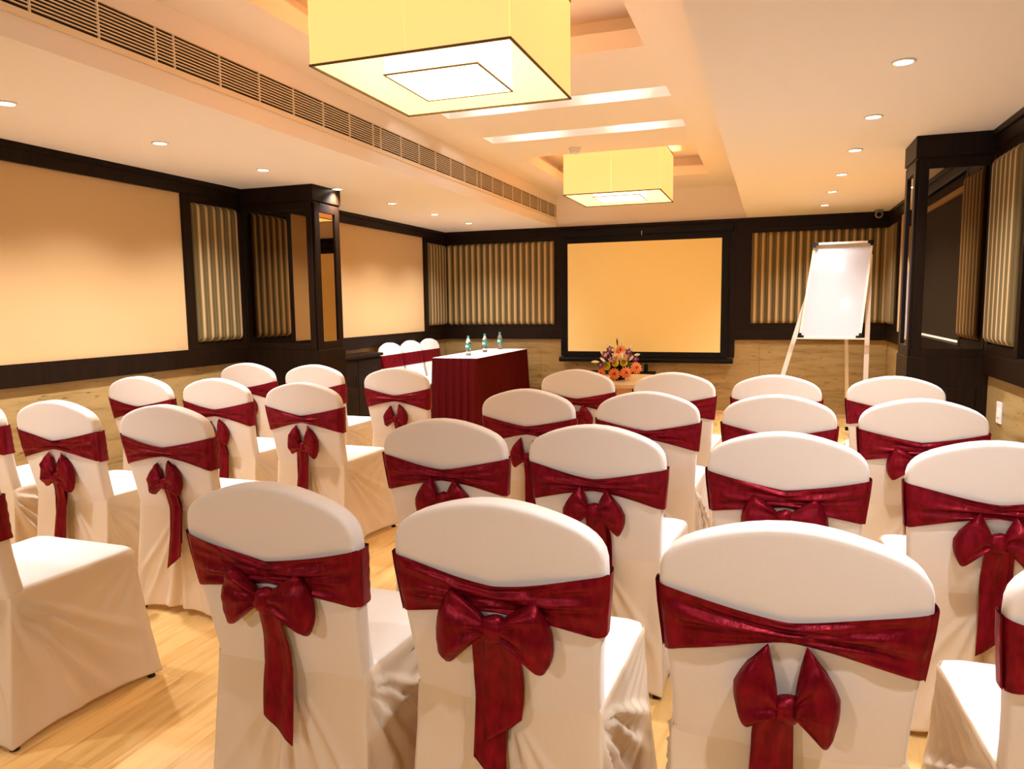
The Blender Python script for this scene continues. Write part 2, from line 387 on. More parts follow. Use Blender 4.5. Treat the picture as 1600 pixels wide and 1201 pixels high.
# slot lights: a tube lamp lying in each slot
for k, a in enumerate(SLOTS):
    lab = ['concealed twin lamp in the ceiling slot closer to the big square pendant', 'concealed twin lamp in the ceiling slot beside the smoke detector'][k]
    t = tag(empty('slot_lamp', (XC, a[2] + .035, HR + .07)), lab, 'lamp', 'ceiling slot lamps')
    bm = bmesh.new(); box(bm, -.66, .66, -.034, -.02, -.02, .028); finish('batten', bm, M['whitepaint'], t)
    for dx in (-.43, .43):
        bm = bmesh.new(); bmesh.ops.create_uvsphere(bm, u_segments=12, v_segments=8, radius=.012); finish('bulb', bm, M['slotled'], t, True, (dx, -.004, .01))
        ld = bpy.data.lights.new('slot_light', 'POINT'); ld.energy = SLOT_W; ld.color = (1, .93, .93); ld.shadow_soft_size = .015
        lo = bpy.data.objects.new('slot_light', ld); C.objects.link(lo); lo.location = (XC + dx, a[2] + .055, HR + .06)

# ------------------------------------------------------------------ air vents along the left soffit
for k in range(5):
    y0 = .864 + k * 1.938; y1 = min(y0 + 1.938, 9.355)
    where = ['part', 'nearest visible stretch, running off the top left of the picture', 'second stretch along the ceiling beam', 'third stretch, level with the smoke detector', 'farthest stretch, ending at the back wall'][k]
    t = tag(empty('air_vent', (XSL, y0, 2.503)), 'long cream louvred air vent, ' + (where if k else 'stretch just out of view beyond the top left corner'), 'air vent', 'air vents on the ceiling beam')
    Ly = y1 - y0
    bm = bmesh.new(); box(bm, .0005, .002, .0, Ly, .0, .165); finish('duct', bm, M['dark_duct'], t)  # thin dark plate standing in for the shaded depth behind the slats
    bm = bmesh.new(); box(bm, 0, .012, 0, Ly, -.020, .008, .002); box(bm, 0, .012, 0, Ly, .160, .166, .001); finish('vent_frame', bm, M['grillepaint'], t)
    s0 = None
    for j in range(9):
        z = .008 + .152 * (j + 1) / 10
        if s0 is None:
            bm = bmesh.new(); box(bm, .004, .0115, .001, Ly - .001, -.0026, .0026); s0 = finish('slat', bm, M['grillepaint'], t, loc=(0, 0, z))
        else: share(s0, 'slat', (0, 0, z), t)
    m0 = None
    nd = int((Ly - .1) / .305) + 1
    for j in range(nd):
        yy = .053 + j * .305
        if m0 is None:
            bm = bmesh.new(); box(bm, .003, .0125, -.003, .003, .008, .160); m0 = finish('divider', bm, M['grillepaint'], t, loc=(0, yy, 0))
        else: share(m0, 'divider', (0, yy, 0), t)

# ------------------------------------------------------------------ downlights
names = {}
def downlight(x, y, label):
    t = tag(empty('downlight', (x, y, H)), label, 'downlight', 'recessed ceiling downlights')
    bm = bmesh.new(); lathe(bm, [(.036, -.001), (.049, -.001), (.050, -.004), (.046, -.009), (.038, -.007), (.036, -.001)], n=24, caps=False); finish('trim_ring', bm, M['whitepaint'], t, True)
    bm = bmesh.new(); lathe(bm, [(.0365, -.0045), (.0365, -.0015)], n=24); finish('lens', bm, M['lampdisc'], t)
    beam(x, y)
def beam(x, y, e=1.0, col=SPOT_COL):
    ld = bpy.data.lights.new('downlight_beam', 'SPOT'); ld.energy = SPOT_W * e; ld.color = col; ld.spot_size = math.radians(124); ld.spot_blend = 1; ld.shadow_soft_size = .035
    lo = bpy.data.objects.new('downlight_beam', ld); C.objects.link(lo); lo.location = (x, y, H - .012)
for yy in (.72, 1.69, 2.65):
    if yy < 2: beam(-3.515, yy, .65)
    beam(.5, yy, .65)
# two unseen fill spots added behind the viewer to brighten the chair backs
for x_ in (-2.2, .1):
    beam(x_, -1.9, REAR_FILL_E, (1, .96, .97)); lo = C.objects[-1]; lo.rotation_euler = (Vector((-.9, 2.4, .6)) - Vector((x_, -1.9, 2.37))).to_track_quat('-Z', 'Y').to_euler(); lo.data.shadow_soft_size = .12
ords = ['nearest', 'second', 'third', 'fourth', 'fifth', 'sixth', 'seventh']
DYL = [2.65, 3.60, 4.56, 5.53, 6.49, 7.45, 8.42]
for y in DYL:
    if y < 2.5: lab = 'round ceiling downlight over the wall-side chairs, out of view behind the viewer'
    elif abs(y - 5.53) < .01: lab = 'round downlight shining on the cornice of the wide mirrored column'
    else:
        i = [2.65, 3.60, 4.56, 6.49, 7.45, 8.42].index(y)
        lab = ['round downlight cut by the left picture edge', 'round downlight above the near cream wall panel', 'round downlight above the striped panel just before the mirrored column', 'round downlight just past the mirrored column', 'middle one of the three round downlights past the mirrored column', 'round downlight closest to the corner behind the panel table'][i]
    downlight(-3.515, y, lab)
for y in [3.59, 4.57, 5.51, 6.50, 7.48, 8.48]:
    if y < 3: lab = 'round ceiling downlight over the chairs, out of view above the viewer'
    else:
        i = [3.59, 4.57, 5.51, 6.50, 7.48, 8.48].index(y)
        lab = 'round downlight, ' + ['nearest and largest', 'second from the viewer', 'third from the viewer', 'fourth from the viewer', 'fifth from the viewer', 'sixth and closest to the back wall'][i] + ' in the row on the flipchart side'
    downlight(.5, y, lab)

# ------------------------------------------------------------------ pendants
def pendant(y, label):
    zb, side, hh = 2.46, .95, .49
    t = tag(empty('square_pendant_lamp', (XC, y, zb)), label, 'pendant lamp', 'square drum pendant lamps')
    h2 = side / 2; th = .004
    for k, (x0, x1, y0, y1) in enumerate([(-h2, 0, -h2, -h2 + th), (0, h2, -h2, -h2 + th), (-h2, 0, h2 - th, h2), (0, h2, h2 - th, h2), (-h2, -h2 + th, -h2, 0), (-h2, -h2 + th, 0, h2), (h2 - th, h2, -h2, 0), (h2 - th, h2, 0, h2)]):
        bm = bmesh.new(); g = .0008
        fs = box(bm, x0 + (g if x0 == 0 else 0), x1 - (g if x1 == 0 else 0), y0 + (g if y0 == 0 else 0), y1 - (g if y1 == 0 else 0), .004, hh)
        for f in fs:
            n_ = f.normal if f.normal.length else f.calc_center_median(); f.normal_update(); c_ = f.calc_center_median(); d_ = Vector((c_.x, c_.y, 0))
            cen = Vector(((x0 + x1) / 2, (y0 + y1) / 2, 0)); ax = 1 if k < 4 else 0
            if abs(f.normal[ax]) > .5 and f.normal[ax] * cen[ax] < 0: f.material_index = 1
        finish('shade_panel', bm, [M['shade'], M['shade_in']], t)
    def trim(name, s, z, r, m):
        bm = bmesh.new()
        for x0, x1, y0, y1 in ((-s - r, s + r, -s - r, -s + r), (-s - r, s + r, s - r, s + r), (-s - r, -s + r, -s + r, s - r), (s - r, s + r, -s + r, s - r)): box(bm, x0, x1, y0, y1, z - r, z + r)
        return finish(name, bm, m, t)
    trim('lower_trim', h2, .004, .0045, M['shadetrim']); trim('upper_trim', h2, hh, .004, M['shadetrim'])
    s2 = .235
    for x0, x1, y0, y1 in ((-s2, s2, -s2, -s2 + th), (-s2, s2, s2 - th, s2), (-s2, -s2 + th, -s2 + th, s2 - th), (s2 - th, s2, -s2 + th, s2 - th)):
        bm = bmesh.new(); box(bm, x0, x1, y0, y1, .004, .30); finish('inner_shade', bm, M['shade2'], t)
    trim('inner_trim', s2, .004, .0035, M['shadetrim'])
    bm = bmesh.new(); box(bm, -s2 + th, s2 - th, -s2 + th, s2 - th, .010, .014); finish('diffuser', bm, M['diffuser'], t)
    for sx, sy in ((-1, -1), (1, -1), (1, 1), (-1, 1)):
        bm = bmesh.new(); bar(bm, (sx * s2, sy * s2, .30), (sx * h2 * .995, sy * h2 * .995, hh - .01), .008, .008); finish('strut', bm, M['shadetrim'], t)
    bm = bmesh.new(); tube(bm, [(0, 0, .30), (0, 0, HR + .213 - zb)], .008); finish('suspension_rod', bm, M['shadetrim'], t)
    bm = bmesh.new(); lathe(bm, [(.06, HR + .19 - zb), (.06, HR + .213 - zb)], n=20); finish('ceiling_rose', bm, M['whitepaint'], t)
    bm = bmesh.new(); bar(bm, (-s2, 0, .298), (s2, 0, .298), .012, .006); finish('cross_bar', bm, M['shadetrim'], t)
pendant(3.40, 'large square cream fabric pendant lamp, the near one filling the top of the picture')
pendant(7.66, 'square cream fabric pendant lamp hanging in the far coffer before the projection screen')
# warm lamp inside each pendant, above the diffuser, open at the top
for y in (3.40, 7.66):
    ld = bpy.data.lights.new('pendant_bulb', 'POINT'); ld.energy = 60; ld.color = (1, .62, .26); ld.shadow_soft_size = .07
    lo = bpy.data.objects.new('pendant_bulb', ld); C.objects.link(lo); lo.location = (XC, y, 2.46 + .20)

# smoke detector
t = tag(empty('smoke_detector', (-1.71, 6.61, HR)), 'round white smoke detector on the ceiling before the far pendant', 'smoke detector')
bm = bmesh.new(); lathe(bm, [(.055, 0), (.055, -.018), (.05, -.022)], n=24); finish('base', bm, M['white'], t, False)
bm = bmesh.new(); lathe(bm, [(.046, -.022), (.046, -.034), (.034, -.05), (.0, -.052)], n=24, caps=False); finish('sensor_head', bm, M['white'], t, True)
bm = bmesh.new()
for k in range(8):
    a = k * PI / 4; box(bm, -.003 + .041 * math.cos(a), .003 + .041 * math.cos(a), -.003 + .041 * math.sin(a), .003 + .041 * math.sin(a), -.040, -.030)
finish('sensor_slot', bm, M['black'], t)

# security camera
t = tag(empty('security_camera', (1.10, 9.18, H)), 'small round security camera on the ceiling by the far corner', 'security camera')
bm = bmesh.new(); lathe(bm, [(.045, 0), (.045, -.012), (.02, -.022)], n=20); finish('mount', bm, M['grey_plastic'], t)
bm = bmesh.new(); bmesh.ops.create_uvsphere(bm, u_segments=20, v_segments=12, radius=.043); finish('camera_ball', bm, M['grey_plastic'], t, True, (0, -.005, -.052))
bm = bmesh.new(); tube(bm, [(-.004, -.03, -.056), (-.008, -.056, -.062)], [.026, .024], 16); finish('lens', bm, M['black'], t, True)

# light switch
t = tag(empty('light_switch', (XR - .015, 4.92, .73)), 'white light switch on the stone dado at the right picture edge', 'light switch')
bm = bmesh.new(); box(bm, -.010, 0, -.043, .043, -.062, .062, .003); finish('switch_plate', bm, M['white'], t)
bm = bmesh.new(); box(bm, -.015, -.009, -.014, .014, -.026, .026, .002); finish('rocker', bm, M['white'], t)

# ------------------------------------------------------------------ mirrored columns
def column(x0, x1, y0, y1, side, label):
    """side: +1 room face looks to +x, -1 to -x"""
    t = tag(empty('column', ((x0 + x1) / 2, (y0 + y1) / 2, 0)), label, 'column', 'dark mirrored columns')
    cx, cy = (x0 + x1) / 2, (y0 + y1) / 2
    def bx(name, a0, a1, b0, b1, z0, z1, m, bev=0):
        bm = bmesh.new(); box(bm, a0 - cx, a1 - cx, b0 - cy, b1 - cy, z0, z1, bev); return finish(name, bm, m, t)
    xf = x1 if side > 0 else x0              # face into the room
    e = lambda d: (x0, x1 + d) if side > 0 else (x0 - d, x1)
    bx('core', x0, x1, y0, y1, 0, H, M['wood'])
    a, b = e(.022); bx('cornice', a, b, y0 - .022, y1 + .022, 2.26, H, M['wood'], .003)
    a, b = e(.012); bx('neck', a, b, y0 - .012, y1 + .012, 2.245, 2.26, M['wood'], .002)
    a, b = e(.022); bx('base', a, b, y0 - .022, y1 + .022, .0, 1.03, M['wood'], .003)
    # near face: frame + mirror
    fx0, fx1 = x0, x1
    z0, z1, s = 1.03, 2.245, .055
    f = .018
    bx('frame_stile', fx0, fx0 + s, y0 - f, y0, z0, z1, M['wood'], .003); bx('frame_stile', fx1 - s, fx1, y0 - f, y0, z0, z1, M['wood'], .003)
    bx('frame_rail', fx0 + s, fx1 - s, y0 - f, y0, z0, z0 + s, M['wood'], .003); bx('frame_rail', fx0 + s, fx1 - s, y0 - f, y0, z1 - s, z1, M['wood'], .003)
    bx('mirror', fx0 + s, fx1 - s, y0 - .005, y0, z0 + s, z1 - s, M['mirror'])
    # room face: frame + mirror
    s = .07
    def fx(name, b0, b1, z0_, z1_, d, m, bev=0):
        a0, a1 = (xf, xf + d) if side > 0 else (xf - d, xf); return bx(name, a0, a1, b0, b1, z0_, z1_, m, bev)
    fx('frame_stile', y0, y0 + s, z0, z1, f, M['wood'], .003); fx('frame_stile', y1 - s, y1, z0, z1, f, M['wood'], .003)
    fx('frame_rail', y0 + s, y1 - s, z0, z0 + s, f, M['wood'], .003); fx('frame_rail', y0 + s, y1 - s, z1 - s, z1, f, M['wood'], .003)
    fx('mirror', y0 + s, y1 - s, z0 + s, z1 - s, .005, M['mirror'])
    # raised panels on the base
    bx('base_panel', fx0 + .08, fx1 - .08, y0 - .030, y0 - .022, .14, .84, M['wood'], .004)
    a0, a1 = (xf + .022, xf + .030) if side > 0 else (xf - .030, xf - .022)
    bx('base_panel', a0, a1, y0 + .08, y1 - .08, .14, .84, M['wood'], .004)
    return t
column(XL, -3.575, 5.24, 5.61, 1, 'wide dark wooden column with bronze mirrors beside the near cream wall panel')
column(.84, XR, 5.23, 5.60, -1, 'dark wooden column with bronze mirrors beside the flipchart, right of the chair rows')

# ------------------------------------------------------------------ projection screen
t = tag(empty('projection_screen', (-1.55, YB - .05, 0)), 'hanging projection screen with black borders on the back wall', 'projection screen')
def sb(name, x0, x1, y0, y1, z0, z1, m, bev=0):
    bm = bmesh.new(); box(bm, x0 + 1.55, x1 + 1.55, y0 - YB + .05, y1 - YB + .05, z0, z1, bev); return finish(name, bm, m, t)
ys = YB - .085
sb('screen_fabric', -2.515, -.585, ys, ys + .004, .775, 2.165, M['screen'])
sb('side_border', -2.575, -2.515, ys, ys + .004, .70, 2.25, M['black']); sb('side_border', -.585, -.50, ys, ys + .004, .70, 2.25, M['black'])
sb('top_border', -2.515, -.585, ys, ys + .004, 2.165, 2.25, M['black']); sb('bottom_border', -2.515, -.585, ys, ys + .004, .70, .775, M['black'])
sb('screen_housing', -2.60, -.45, YB - .12, YB - .062, 2.25, 2.33, M['black'], .006)
bm = bmesh.new(); tube(bm, [(-1.08, -.04, .67), (1.12, -.04, .67)], .032, 14); finish('bottom_bar', bm, M['black'], t)
bm = bmesh.new(); tube(bm, [(0, -.075, 2.29), (0, -.078, 2.265), (.004, -.078, 2.245), (0, -.072, 2.235)], .006, 8); finish('pull_hook', bm, M['chrome'], t, True)

# ------------------------------------------------------------------ dark low cabinet along the left wall
t = tag(empty('credenza', (-4.17, 6.4, 0)), 'low dark wooden credenza against the wall behind the mirrored column', 'credenza')
bm = bmesh.new(); box(bm, -.13, .10, -.74, .74, 0, .855, .003); finish('body', bm, M['wood'], t)
bm = bmesh.new(); box(bm, -.13, .13, -.76, .76, .855, .885, .004); finish('worktop', bm, M['wood'], t)
for k in range(3):
    bm = bmesh.new(); box(bm, .10, .115, -.72 + k * .485, -.72 + k * .485 + .475, .08, .83, .004); d = finish('cabinet_door', bm, M['wood'], t)
    bm = bmesh.new(); tube(bm, [(.13, -.30 + k * .485, .55), (.13, -.30 + k * .485, .68)], .005); finish('handle', bm, M['black'], d)

# ------------------------------------------------------------------ panel table with pleated skirt
TX0, TX1, TY0, TY1, TZ = -3.565, -3.03, 7.42, 9.15, .81
t = tag(empty('panel_table', ((TX0 + TX1) / 2, (TY0 + TY1) / 2, 0)), 'long panel table hidden under white cloth and maroon pleated skirt', 'table')
hx, hy = (TX1 - TX0) / 2 - .012, (TY1 - TY0) / 2 - .012
bm = bmesh.new(); box(bm, -hx, hx, -hy, hy, TZ - .03, TZ - .003, .003); finish('tabletop', bm, M['lightwood'], t)
for sx in (-1, 1):
    for sy in (-1, 1):
        bm = bmesh.new(); tube(bm, [(sx * (hx - .05), sy * (hy - .08), 0), (sx * (hx - .05), sy * (hy - .08), TZ - .03)], .014); finish('leg', bm, M['grey_plastic'], t)
bm = bmesh.new(); box(bm, TX0, TX1, TY0, TY1, TZ - .003, TZ + .002, .001)
tag(finish('tablecloth', bm, M['linen']), 'flat white cloth on top of the panel table under the water bottles', 'tablecloth')
# skirt
bm = bmesh.new(); path = []
def seg(a, b, n, outward):
    for i in range(n): path.append((Vector(a).lerp(Vector(b), i / n), Vector(outward), i / n * (Vector(b) - Vector(a)).length))
c4 = [(TX0, TY0), (TX1, TY0), (TX1, TY1), (TX0, TY1)]
seg(c4[0], c4[1], 84, (0, -1)); seg(c4[1], c4[2], 260, (1, 0)); seg(c4[2], c4[3], 60, (0, 1)); seg(c4[3], c4[0], 200, (-1, 0))
rows = []
NV = 9
for j in range(NV + 1):
    v = j / NV; row = []
    for i, (p, o, s) in enumerate(path):
        ph = (s / .089) % 1; rid = int(s / .089); rnd = math.sin(rid * 12.9) * .5
        prof = (min(1, (ph / .78)) ** .6 if ph < .78 else max(0, 1 - (ph - .78) / .22) ** 1.2)
        amp = .010 + .030 * v ** .8 * (1 + .3 * rnd)
        d = .003 + amp * prof + .028 * v + .004 * math.sin(s * 31) * v
        q = p + o * d
        # keep the corners rounded
        row.append(bm.verts.new((q.x, q.y, TZ - .002 - v * (TZ - .012))))
    rows.append(row)
n = len(path)
for j in range(NV):
    for i in range(n): bm.faces.new((rows[j][i], rows[j + 1][i], rows[j + 1][(i + 1) % n], rows[j][(i + 1) % n]))
tag(finish('table_skirt', bm, M['tableskirt'], smooth=True), 'maroon pleated skirt hanging round the panel table', 'table skirt')
# bottles
def bottle(x, y, label):
    t = tag(empty('water_bottle', (x, y, TZ + .002)), label, 'bottle', 'water bottles on the panel table')
    bm = bmesh.new(); lathe(bm, [(.026, 0), (.031, .004), (.031, .04), (.0295, .045), (.031, .05), (.031, .145), (.028, .165), (.018, .190), (.0125, .203), (.0125, .215)], n=20); finish('bottle_body', bm, M['pet'], t, True)
    bm = bmesh.new(); lathe(bm, [(.0145, .207), (.0145, .226), (.013, .228)], n=16); finish('cap', bm, M['capgreen'], t)
    bm = bmesh.new(); lathe(bm, [(.0316, .082), (.0316, .140)], n=20, caps=False); l_ = finish('label', bm, M['labelgreen'], t, True)
    bm = bmesh.new(); r = .0319
    g = [[bm.verts.new((r * math.cos(a), r * math.sin(a), z)) for z in (.098 + .006 * math.sin(a * 3), .116 + .007 * math.sin(a * 3 + 1))] for a in [-2.6 + i * .17 for i in range(10)]]
    for p, q in zip(g, g[1:]): bm.faces.new((p[0], q[0], q[1], p[1]))
    finish('label_print', bm, M['white'], l_)
bottle(-3.29, 7.80, 'green-capped water bottle closest to the chairs on the white cloth')
bottle(-3.33, 8.42, 'middle green-capped water bottle on the white cloth')
bottle(-3.355, 9.02, 'green-capped water bottle closest to the back wall')

# ------------------------------------------------------------------ small table with flowers
t = tag(empty('flower_table', (-1.06, 5.86, 0)), 'small round-edged light wood table holding the flowers', 'table')
TT = .785
bm = bmesh.new(); lathe(bm, [(.0, TT - .035), (.395, TT - .035), (.41, TT - .028), (.41, TT - .006), (.402, TT)], n=48, caps=False)
bmesh.ops.contextual_create(bm, geom=[e for e in bm.edges if len(e.link_faces) == 1]); 
top = finish('tabletop', bm, M['lightwood'], t)
bm = bmesh.new(); box(bm, -.11, .11, -.11, .11, .05, TT - .035, .004); finish('pedestal', bm, M['lightwood'], t)
bm = bmesh.new(); box(bm, .035, .043, -.118, -.11, .05, TT - .035); finish('panel_joint', bm, M['black'], t)
bm = bmesh.new(); box(bm, -.22, .22, -.22, .22, 0, .05, .006); finish('foot_plate', bm, M['lightwood'], t)

def P3(a, b, c): return Vector((a, b, c))
ft = tag(empty('flower_arrangement', (-1.15, 5.80, TT)), 'orange, yellow and purple flower arrangement in a low black bowl', 'flower arrangement')
bm = bmesh.new(); lathe(bm, [(.05, 0), (.058, .004), (.064, .035), (.06, .045), (.0, .04)], n=24, caps=False); finish('bowl', bm, M['black'], ft, True)
# foliage mass
bm = bmesh.new(); rnd = random.Random(3)
for k in range(150):
    th, ph = rnd.uniform(0, 2 * PI), rnd.uniform(0.05, 1.35); d = Vector((math.cos(th) * math.sin(ph), math.sin(th) * math.sin(ph), math.cos(ph)))
    r = rnd.uniform(.07, .15); b = Vector((0, 0, .05)); p = b + d * r; s = d.cross(Vector((0, 0, 1))).normalized() * .014
    a1, a2, a3, a4 = b + d * r * .35, b + d * r * .75 + s, p + d * .03, b + d * r * .75 - s
    bm.faces.new([bm.verts.new(x) for x in (a1, a2, a3, a4)])
fo = finish('foliage', bm, M['leaf'], ft); fo['kind'] = 'stuff'
CAMV = Vector((0, 0, CAM_Z)) - Vector((-1.15, 5.80, TT)); 
def orient(bm, pos, d):
    q = Vector((0, 0, 1)).rotation_difference(Vector(d).normalized()); bmesh.ops.transform(bm, matrix=Matrix.Translation(pos) @ q.to_matrix().to_4x4(), verts=bm.verts[:])
def stem(parent, pos):
    bm = bmesh.new(); tube(bm, [(0, 0, .04), Vector(pos) * .6, Vector(pos)], .0022, 5); finish('stem', bm, M['leaf'], parent)
def gerbera(pos, d, R, m, name='gerbera'):
    bm = bmesh.new(); rnd = random.Random(hash(name) % 99 + int(pos[0] * 1000))
    for ring, (n_, rad, up_) in enumerate(((13, R, .004), (11, R * .74, .013), (8, R * .42, .018))):
        for k in range(n_):
            a = 2 * PI * (k + ring * .5) / n_; ca, sa = math.cos(a), math.sin(a); wd = rad * .19
            pts = [(0.15, 0, up_ * .3), (.6, wd, up_), (.93, wd * .5, up_ * .5), (1, 0, up_ * .2), (.93, -wd * .5, up_ * .5), (.6, -wd, up_)]
            bm.faces.new([bm.verts.new(((x * rad) * ca - yv * sa, (x * rad) * sa + yv * ca, z)) for x, yv, z in pts])
    nf = len(bm.faces)
    orient(bm, pos, d); o = finish(name, bm, m, ft)
    b2 = bmesh.new(); lathe(b2, [(R * .16, .008), (R * .14, .018), (0, .019)], n=10, caps=False); orient(b2, pos, d); finish('flower_eye', b2, M['purple'], o)
    stem(o, pos)
def rose(pos, d, R, m):
    bm = bmesh.new()
    for ring in range(4):
        rad = R * (1 - ring * .23)
        for k in range(5):
            a0 = 2 * PI * (k + ring * .4) / 5; g = []
            for i in range(5):
                a = a0 + (i - 2) * .38
                g.append([bm.verts.new((rr_ * math.cos(a), rr_ * math.sin(a), z)) for rr_, z in ((rad * .45, -R * .6), (rad, -R * .1), (rad * .82, R * (.42 + .08 * ring)))])
            for p, q in zip(g, g[1:]):
                for j in range(2): bm.faces.new((p[j], q[j], q[j + 1], p[j + 1]))
    orient(bm, pos, d); o = finish('rose', bm, m, ft, True); stem(o, pos)
def lilybud(a, d, Ln, m=None, R=.010):
    a = Vector(a); d = Vector(d).normalized(); bm = bmesh.new()
    tube(bm, [a + d * Ln * t_ for t_ in (0, .2, .5, .8, 1)], [R * .35, R * .8, R, R * .75, R * .1], 8); o = finish('lily_bud', bm, m or M['lily'], ft, True); stem(o, a)
def orchid(pos, d, R, m):
    bm = bmesh.new()
    for k in range(5):
        a = 2 * PI * k / 5 + .3; ca, sa = math.cos(a), math.sin(a)
        bm.faces.new([bm.verts.new((x * R * ca - y_ * R * sa, x * R * sa + y_ * R * ca, z)) for x, y_, z in ((.05, 0, 0), (.5, .3, .006), (.95, .22, .004), (1.05, 0, 0), (.95, -.22, .004), (.5, -.3, .006))])
    orient(bm, pos, d); o = finish('orchid', bm, m, ft)
    b2 = bmesh.new(); lathe(b2, [(R * .2, .003), (0, .012)], n=8, caps=False); orient(b2, pos, d); finish('flower_lip', b2, M['white'], o); stem(o, pos)
fr_ = Vector((.18, -1, .25))
gerbera((.00, -.14, .055), (0, -1, .1), .05, M['orange']); gerbera((.09, -.13, .065), (.3, -1, .15), .05, M['orange'])
gerbera((-.11, -.10, .055), (-.6, -1, .0), .045, M['orange']); gerbera((.16, -.08, .10), (.7, -1, .3), .05, M['orange'])
gerbera((.03, -.05, .235), (.0, -.8, .6), .047, M['orange']); gerbera((.06, -.09, .19), (.2, -1, .4), .045, M['peach']); gerbera((.01, -.10, .18), (-.1, -1, .4), .036, M['peach'])
rose((-.06, -.14, .115), (-.1, -1, .3), .030, M['yellow']); rose((.01, -.16, .14), (0, -1, .3), .027, M['yellow']); rose((.075, -.15, .145), (.2, -1, .3), .029, M['yellow'])
rose((.115, -.10, .20), (.3, -1, .4), .02, M['pink']); rose((-.02, -.13, .17), (0, -1, .4), .018, M['pink'])
orchid((-.06, -.10, .215), (-.2, -1, .5), .034, M['purple']); orchid((-.09, -.09, .19), (-.4, -1, .3), .034, M['purple']); orchid((-.05, -.08, .245), (-.2, -1, .6), .028, M['purple'])
orchid((.10, -.08, .225), (.3, -1, .5), .03, M['purple']); orchid((-.12, -.09, .12), (-.6, -1, .2), .034, M['purple']); orchid((.15, -.06, .17), (.6, -1, .3), .03, M['purple'])
orchid((-.075, -.115, .20), (-.3, -1, .4), .018, M['pink']); orchid((.0, -.13, .205), (0, -1, .3), .026, M['peach']); orchid((-.03, -.13, .165), (-.2, -1, .2), .024, M['pink'])
lilybud((-.13, -.10, .145), (-1, -.3, .02), .065, R=.011); lilybud((-.075, -.13, .15), (-.7, -.4, .6), .055); lilybud((-.10, -.06, .19), (-.5, -.2, .8), .06)
lilybud((.055, -.13, .17), (.1, -.3, 1), .05, R=.013); lilybud((.11, -.11, .16), (.7, -.4, .7), .055); lilybud((.14, -.06, .20), (1, -.2, .15), .05)
lilybud((.0, -.02, .27), (-.1, 0, 1), .06, M['leaf'], .007); lilybud((.03, -.02, .27), (.15, 0, 1), .06); lilybud((-.03, -.03, .26), (-.9, -.1, .45), .07, R=.008); lilybud((.08, -.04, .23), (.7, 0, .9), .06)
# arching thin leaves
for k in range(12):
    a = 2 * PI * k / 12 + .2; bm = bmesh.new(); g = []
    for i in range(7):
        t_ = i / 6; r = .03 + .15 * t_; z = .06 + .17 * t_ - .10 * t_ * t_; wd = .007 * math.sin(PI * min(1, t_ * .9 + .1))
        g.append([bm.verts.new((r * math.cos(a) - s_ * wd * math.sin(a), r * math.sin(a) + s_ * wd * math.cos(a), z)) for s_ in (-1, 1)])
    for p, q in zip(g, g[1:]): bm.faces.new((p[0], q[0], q[1], p[1]))
    finish('leaf', bm, M['leaf'], ft)

# low black side table by the back wall and a cable hanging from the screen
t = tag(empty('low_side_table', (-1.78, 9.15, 0)), 'low black side table against the back wall behind the flowers', 'side table')
bm = bmesh.new(); box(bm, -.42, .42, -.16, .16, .50, .53, .003); finish('tabletop', bm, M['black'], t)
for sx in (-.39, .39):
    for sy in (-.13, .13):
        bm = bmesh.new(); box(bm, sx - .014, sx + .014, sy - .014, sy + .014, 0, .50); finish('leg', bm, M['black'], t)
t = tag(empty('cable_box', (-1.47, 9.20, .53)), 'small black box with cable standing under the screen bar', 'cable box')
bm = bmesh.new(); box(bm, -.022, .022, -.02, .02, 0, .10, .003); finish('housing', bm, M['black'], t)
bm = bmesh.new(); tube(bm, [(0, .0, .10), (.01, .02, .115), (.012, .05, .12)], .004); finish('cable', bm, M['black'], t)

# ------------------------------------------------------------------ flipchart easel
ea = tag(empty('flipchart_easel', (.59, 8.3, 0)), 'flipchart easel with blank glossy whiteboard on three aluminium legs', 'easel')
def eo(name, bm, m, parent=None, sm=False):
    o = finish(name, bm, m, parent or ea, sm); return o
ox, oy = .59, 8.3
BL, BR, TLp, TRp = Vector((.285 - ox, 8.22 - oy, 1.02)), Vector((.85 - ox, 8.16 - oy, 1.02)), Vector((.415 - ox, 8.46 - oy, 1.985)), Vector((.955 - ox, 8.40 - oy, 1.985))
bn = (BR - BL).cross(TLp - BL).normalized()
if bn.y > 0: bn = -bn
bm = bmesh.new(); q = [BL, BR, TRp, TLp]
A = [bm.verts.new(p) for p in q]; B = [bm.verts.new(p - bn * .016) for p in q]
bm.faces.new(A); bm.faces.new(B[::-1])
for i in range(4): bm.faces.new((A[i], B[i], B[(i + 1) % 4], A[(i + 1) % 4]))
bmesh.ops.recalc_face_normals(bm, faces=bm.faces[:]); bd = eo('whiteboard', bm, M['boardface'])
for i in range(4):
    bm = bmesh.new(); bar(bm, q[i] + bn * .001, q[(i + 1) % 4] + bn * .001, .022, .016, ref=bn); finish('frame_edge', bm, M['alu'], bd)
for p in q:
    bm = bmesh.new(); c_ = (BL + BR + TRp + TLp) / 4; dx = (BR - BL).normalized() * (1 if (c_ - p).dot(BR - BL) > 0 else -1); dz = (TLp - BL).normalized() * (1 if (c_ - p).dot(TLp - BL) > 0 else -1)
    bar(bm, p - dx * .013 + bn * .004, p + dx * .04 + bn * .004, .028, .020, ref=bn); bar(bm, p - dz * .013 + bn * .004, p + dz * .04 + bn * .004, .028, .020, ref=bn); finish('corner_cap', bm, M['black'], bd)
bm = bmesh.new(); bar(bm, (.215 - ox, 8.21 - oy, 1.005), (.925 - ox, 8.14 - oy, 1.005), .016, .05); eo('pen_tray', bm, M['alu'])
